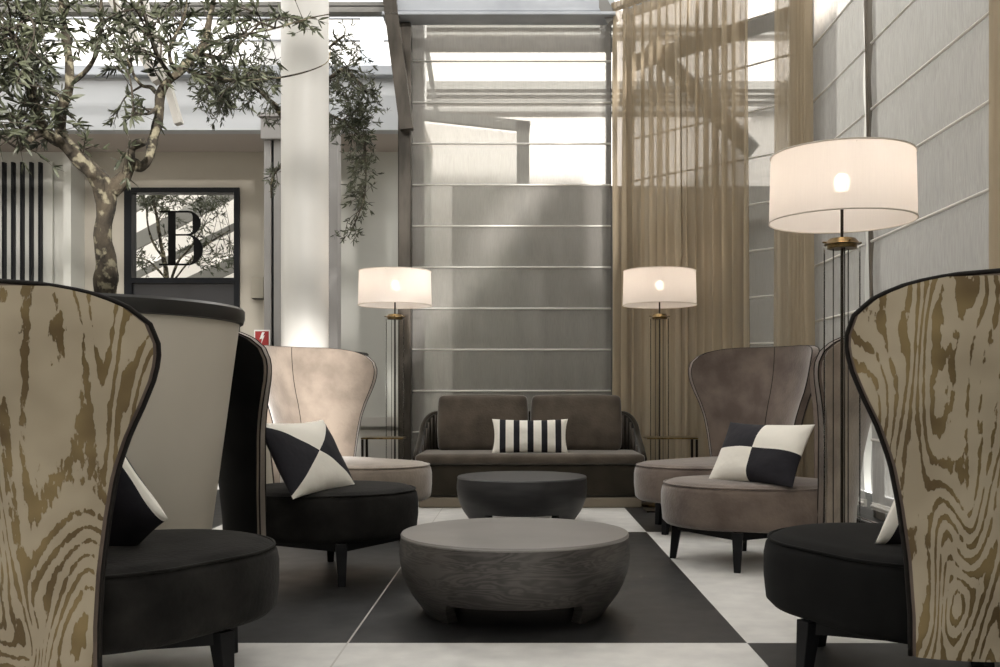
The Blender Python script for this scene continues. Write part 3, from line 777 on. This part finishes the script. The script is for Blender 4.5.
def wob(p, s, amp): return Vector((noise.noise(p*s), noise.noise(p*s+Vector((31,7,3))), noise.noise(p*s+Vector((5,77,13)))))*amp
def smooth_path(pts, rad, k=5):
    out = []; ro = []
    n = len(pts)
    for i in range(n-1):
        p0 = pts[max(i-1,0)]; p1 = pts[i]; p2 = pts[i+1]; p3 = pts[min(i+2,n-1)]
        for j in range(k):
            t = j/k
            out.append(.5*((2*p1)+(p2-p0)*t+(2*p0-5*p1+4*p2-p3)*t*t+(3*p1-p0-3*p2+p3)*t*t*t)); ro.append(lerp(rad[i],rad[i+1],t))
    out.append(pts[-1]); ro.append(rad[-1]); return out, ro
def tree(label, d, limbs, clusters, seed, leaf=.055, origin=None, dens=1.0):
    r = random.Random(seed); o0 = Vector(origin)
    t = thing('olive_tree', label, 'tree', o0)
    tm = MB(); nodes = []
    for lb in limbs:
        pts = [P(px,py,d+dd) for px,py,dd,_ in lb]; rad = [rp/F*d for *_,rp in lb]
        pts, rad = smooth_path(pts, rad, 6)
        pts = [p+wob(p,8,min(.6*rr_i,.012)) for p, rr_i in zip(pts, rad)]
        rad2 = [rr_i*(1+.38*noise.noise(p*15)) for p, rr_i in zip(pts, rad)]
        tm.tube([p-o0 for p in pts], rad2, 10)
        nodes += [(p, rr_i) for p, rr_i in zip(pts, rad) if rr_i < .035]
    tw = MB(); lf = MB()
    def leaf_at(p, dirv, ln):
        dirv = dirv.normalized(); side = dirv.cross(Vector((r.uniform(-1,1),r.uniform(-1,1),r.uniform(-1,1)))).normalized(); up = side.cross(dirv)
        w = ln*r.uniform(.085,.125); q = p
        vs = [q, q+dirv*ln*.35+side*w, q+dirv*ln*.4+up*ln*.03, q+dirv*ln*.35-side*w, q+dirv*ln*.75+side*w*.7-up*ln*.03, q+dirv*ln*.75-side*w*.7-up*ln*.03, q+dirv*ln-up*ln*.08]
        lf.add(vs, [(0,1,2),(0,2,3),(1,4,2),(2,5,3),(4,6,2),(2,6,5)])
    for (px,py,dd,rx,ry,cnt) in clusters:
        for _ in range(max(1,int(cnt*dens))):
            for _try in range(20):
                a, b_ = r.uniform(-1,1), r.uniform(-1,1)
                if a*a+b_*b_ < 1: break
            tip = P(px+a*rx, py+b_*ry, d+dd+r.uniform(-.35,.35))
            cands = sorted(nodes, key=lambda q: (q[0]-tip).length)[:12]; base = r.choice(cands)[0]
            ln = (tip-base).length
            mid = base.lerp(tip,.5)+Vector((r.uniform(-.1,.1),r.uniform(-.1,.1),r.uniform(-.02,.16)))*ln
            pts, rad = smooth_path([base, mid, tip], [.0052,.0032,.0012], 6)
            tw.tube([p-o0 for p in pts], rad, 4)
            if len(pts) > 4 and r.random() < .3: nodes.append((pts[6], .003))
            k0 = max(1, len(pts)-int(3+min(5, .45/ max(ln,.05)*4)))
            for k in range(k0, len(pts)):
                tg = (pts[k]-pts[k-1]).normalized()
                for s_ in range(r.choice((2,2,3))):
                    dv = tg*r.uniform(.4,1)+Vector((r.uniform(-1,1),r.uniform(-1,1),r.uniform(-1,.8)))*.9
                    leaf_at(pts[k]-o0, dv, leaf*r.uniform(.7,1.25))
            # a few side shoots
            for _s in range(2):
                k = r.randrange(max(1,k0-2), len(pts)); st = pts[k]; dv = Vector((r.uniform(-1,1),r.uniform(-1,1),r.uniform(-.8,1))).normalized()
                L_ = r.uniform(.06,.16); q = [st, st+dv*L_*.5+Vector((0,0,.01)), st+dv*L_]
                tw.tube([p-o0 for p in q], [.002,.0015,.001], 4)
                for kk in (1,2,2):
                    for s_ in range(2):
                        leaf_at(q[kk]-o0, dv+Vector((r.uniform(-1,1),r.uniform(-1,1),r.uniform(-1,1)))*.7, leaf*r.uniform(.7,1.2))
    tm.build('trunk', M['bark'], t, smooth=True)
    tw.build('twigs', M['twig'], t, smooth=True)
    lf.build('foliage', M['leaf'], t)
    return t
limbs = [
 [(108,300,0,11),(105,270,0,10),(103,230,.0,9.5),(106,200,.0,10),(112,180,0,10)],
 [(104,205,0,9),(97,183,-.03,7.5),(80,162,-.08,6.5),(58,140,-.14,5.5),(44,128,-.2,5),(38,112,-.25,4.5),(30,85,-.3,4),(20,50,-.35,3.2),(5,30,-.4,2.2)],
 [(58,143,-.1,4.5),(40,133,-.2,3.5),(20,150,-.3,1.5)],
 [(110,190,0,8.5),(96,172,.04,6),(78,155,.06,5.5),(62,136,.1,5.5),(61,112,.12,4.8),(67,90,.14,4.6),(68,60,.15,4.4),(64,25,.18,4.4),(62,-10,.2,3.8),(60,-60,.2,2)],
 [(70,82,.14,3.2),(85,72,.1,2.6),(96,55,.05,2.2),(101,30,0,1.8),(101,-5,0,1.3)],
 [(66,105,.12,2.2),(52,88,.2,1.8),(40,72,.3,1.4),(24,52,.4,.9)],
 [(62,25,.16,3),(48,30,.1,2.0),(30,45,0,1.3),(18,60,-.1,.8)],
 [(112,190,0,8.5),(124,178,.0,7),(134,165,.0,5.8),(142,168,.02,4.6),(150,160,.04,4.8),(153,142,.06,4.8),(158,120,.08,4.8),(160,98,.1,4.8),(168,82,.12,4.4),(184,68,.14,4.4),(200,52,.16,4.8),(206,36,.18,3.5),(214,0,.2,2.2),(222,-40,.2,1.4)],
 [(126,176,0,5.2),(131,160,-.06,4.8),(134,148,-.08,4.6),(145,142,-.1,4)],
 [(160,95,.1,2.4),(152,88,.2,2.4),(140,84,.25,1.8),(128,60,.3,1.5),(118,20,.35,1.2),(112,-10,.4,.9)],
 [(172,80,.12,2.6),(158,55,0,2.0),(146,20,-.1,1.8),(138,-15,-.2,1.2)],
 [(176,78,.12,2.4),(170,50,.2,2.0),(184,18,.3,1.6),(188,-15,.3,1.1)],
 [(156,108,.08,2),(152,112,0,1.6),(146,114,-.1,1.2),(134,112,-.2,.8)],
 [(204,50,.16,2.4),(222,40,.1,1.6),(245,35,0,1.1),(275,28,-.1,.9),(310,18,-.1,.7),(330,14,-.1,.5)],
 [(188,72,.14,2.0),(215,78,.1,1.3),(250,80,.05,1.0),(290,76,-.05,.8),(325,64,-.1,.6),(330,50,-.1,.5)],
 [(200,52,.16,2.4),(214,58,.2,2),(232,50,.3,1.4),(262,22,.3,.9)],
]
clusters = [ # px,py,depth,rx,ry,count
 (12,20,-.3,45,40,34),(10,75,-.3,45,45,40),(30,105,-.2,45,30,16),(20,130,-.3,40,22,14),(95,20,0,60,40,26),(85,70,.1,45,30,14),(140,30,.1,60,40,26),(190,25,.1,45,30,22),
 (215,65,.2,35,28,20),(75,120,.1,40,20,8),(125,112,-.1,22,16,6),(240,25,.1,35,28,14),(290,30,0,25,14,4),(325,25,-.1,12,14,3),(110,160,-.2,10,8,1),(235,95,.2,26,20,8),(-30,60,-.2,50,60,20)]
tree('olive tree with lichen-spotted trunk rising behind the nearest left armchair', 3.9, limbs, clusters, 11, .050, (PX(106,3.9),3.9,1.2), .5)
limbs2 = [
 [(305,350,0,6),(304,300,0,6),(306,230,0,5.5),(303,170,0,5)],
 [(303,172,0,4.5),(290,130,0,3.5),(265,95,-.1,2.5),(235,80,-.2,1.8),(205,90,-.2,1.2)],
 [(303,172,0,4.5),(310,120,0,3.5),(325,85,0,2.6),(345,70,-.1,1.8),(368,95,-.2,1.0)],
 [(318,110,0,2.2),(340,120,-.1,1.7),(362,140,-.1,1.3),(366,175,-.1,.9),(362,205,-.1,.6),(348,238,-.1,.4)],
 [(296,150,0,2.0),(282,165,-.1,1.3),(272,180,-.2,.8),(271,198,-.2,.5)],
 [(306,120,0,2.5),(320,60,0,1.6),(345,35,0,.9)],
]
clusters2 = [(215,80,-.1,34,26,46),(225,108,-.1,30,18,34),(262,75,-.1,28,28,36),(270,110,-.1,14,18,10),(300,90,.0,40,40,30),(350,75,-.1,24,30,36),(365,108,-.1,22,22,46),(345,120,-.1,18,22,24),
 (362,150,-.1,14,18,26),(352,185,-.1,12,16,10),(362,205,-.1,7,18,12),(350,236,-.1,9,6,6),(345,45,0,14,12,8),(271,180,-.2,5,14,7),(360,30,-.1,18,10,2)]
tree('olive tree with drooping leafy branches behind the round column', 9.0, limbs2, clusters2, 5, .062, (PX(305,9.0),9.0,1.22), .62)
# slim dark tree added behind the letter glazing, stands in for a reflected tree
limbs3 = [
 [(172,466,0,2.6),(170,330,0,2.4),(166,275,0,2.4),(162,250,0,2.0),(158,225,0,1.6),(152,190,0,1.1)],
 [(168,290,0,1.6),(178,262,0,1.3),(190,248,0,1.0),(205,225,0,.7)],[(164,260,0,1.3),(150,235,0,1.0),(146,205,0,.6)],[(167,280,0,1.2),(150,262,0,.8),(132,256,0,.5)],[(170,285,0,1.2),(200,250,0,.9),(230,230,0,.6)]]
tree('slender dark tree added behind the letter glazing in place of its reflection', 12.6, limbs3, [(160,200,0,28,10,24),(205,200,0,24,12,26),(215,262,0,22,10,16),(180,235,0,30,25,14),(140,262,0,8,12,6)], 9, .07, (PX(170,12.6),12.6,0))

# ------------------------------------------------------------------ small things
sc_ = thing('wall_light', 'small beige box light on the wall right of the letter glazing', 'wall light', P(260,289,YW)-Vector((0,.0,0)))
MB().rbox((-.07,-.13,-.12),(.07,0,.13),.012,4).build('body', mat('beige_box',(.36,.33,.27),.6), sc_, smooth='auto')
MB().box((-.058,-.118,-.124),(.058,-.012,-.119)).build('opening', M['frame_black'], sc_)
sg = thing('warning_sign', 'small red sign with a white lightning bolt above the left armchair', 'sign', P(262,338,YF-.35))
MB().box((-.082,0,-.085),(.082,.012,.085)).build('board', M['white'], sg)
MB().box((-.070,-.003,-.085),(.070,.002,.070)).build('red_field', M['sign_red'], sg)
bt = MB(); poly_prism(bt, [(.002,.06),(.030,.06),(.012,.022),(.030,.028),(-.008,-.062),(.002,-.006),(-.024,-.012)], -.006, -.003)
bt.build('bolt', M['white'], sg)
MB().box((-.012,.0,-(PZ(338,YF-.35))),(.012,.02,-.085)).build('post', M['greybeam'], sg)
cv = thing('convector', 'low black heater box with chrome rail along the right blinds', 'heater', (XR-.16,6.1,0))
MB().rbox((-.07,-1.35,.0),(.07,.95,.15),.01,4).build('body', M['dark_box'], cv)
MB().tube([(-.075,-1.3,.165),(-.075,.9,.165)], .008, 8).build('rail', M['chrome'], cv, smooth=True)
vp = P(883,514,5.6)
MB().lathe([(.001,.0),(.035,.0),(.06,.03),(.078,.075),(.07,.12),(.045,.15),(.03,.158),(.001,.158)], 32).build('ornament_ball', pattern('ornament','ornament'), None, smooth=True, loc=(vp.x-.02,vp.y,.19-.02))
ob_ = bpy.data.objects['ornament_ball']; tag(ob_, 'round black and white patterned ornament by the right cushion', 'ornament')
ob_.location = (XR-.19, 5.05, .166)

# ------------------------------------------------------------------ light
W = bpy.data.worlds.new('World'); bpy.context.scene.world = W; W.use_nodes = True
bg = W.node_tree.nodes['Background']; bg.inputs[0].default_value = (1.0,.975,.935,1); bg.inputs[1].default_value = 2.7
sun = bpy.data.lights.new('sun','SUN'); sun.energy = 5.5; sun.angle = .035; sun.color = (1,.95,.90)
so = bpy.data.objects.new('sun', sun); col.objects.link(so)
so.rotation_euler = Vector((-.30,.95,-.33)).to_track_quat('-Z','Y').to_euler()

# ------------------------------------------------------------------ camera
cam = bpy.data.cameras.new('camera'); co = bpy.data.objects.new('camera', cam); col.objects.link(co)
co.location = (0,0,CH); co.rotation_euler = (pi/2,0,0)
cam.sensor_width = 36; cam.lens = 36*F/1000; cam.shift_x = -(CX-500)/1000; cam.shift_y = (HY-333.5)/1000
cam.clip_start = .05
sc = bpy.context.scene; sc.camera = co
sc.view_settings.view_transform = 'Standard'; sc.view_settings.look = 'None'; sc.view_settings.gamma = 1; sc.view_settings.use_curve_mapping = False
sc.view_settings.exposure = .38
sc.cycles.transparent_max_bounces = 24; sc.cycles.max_bounces = 8
sc.cycles.use_denoising = True
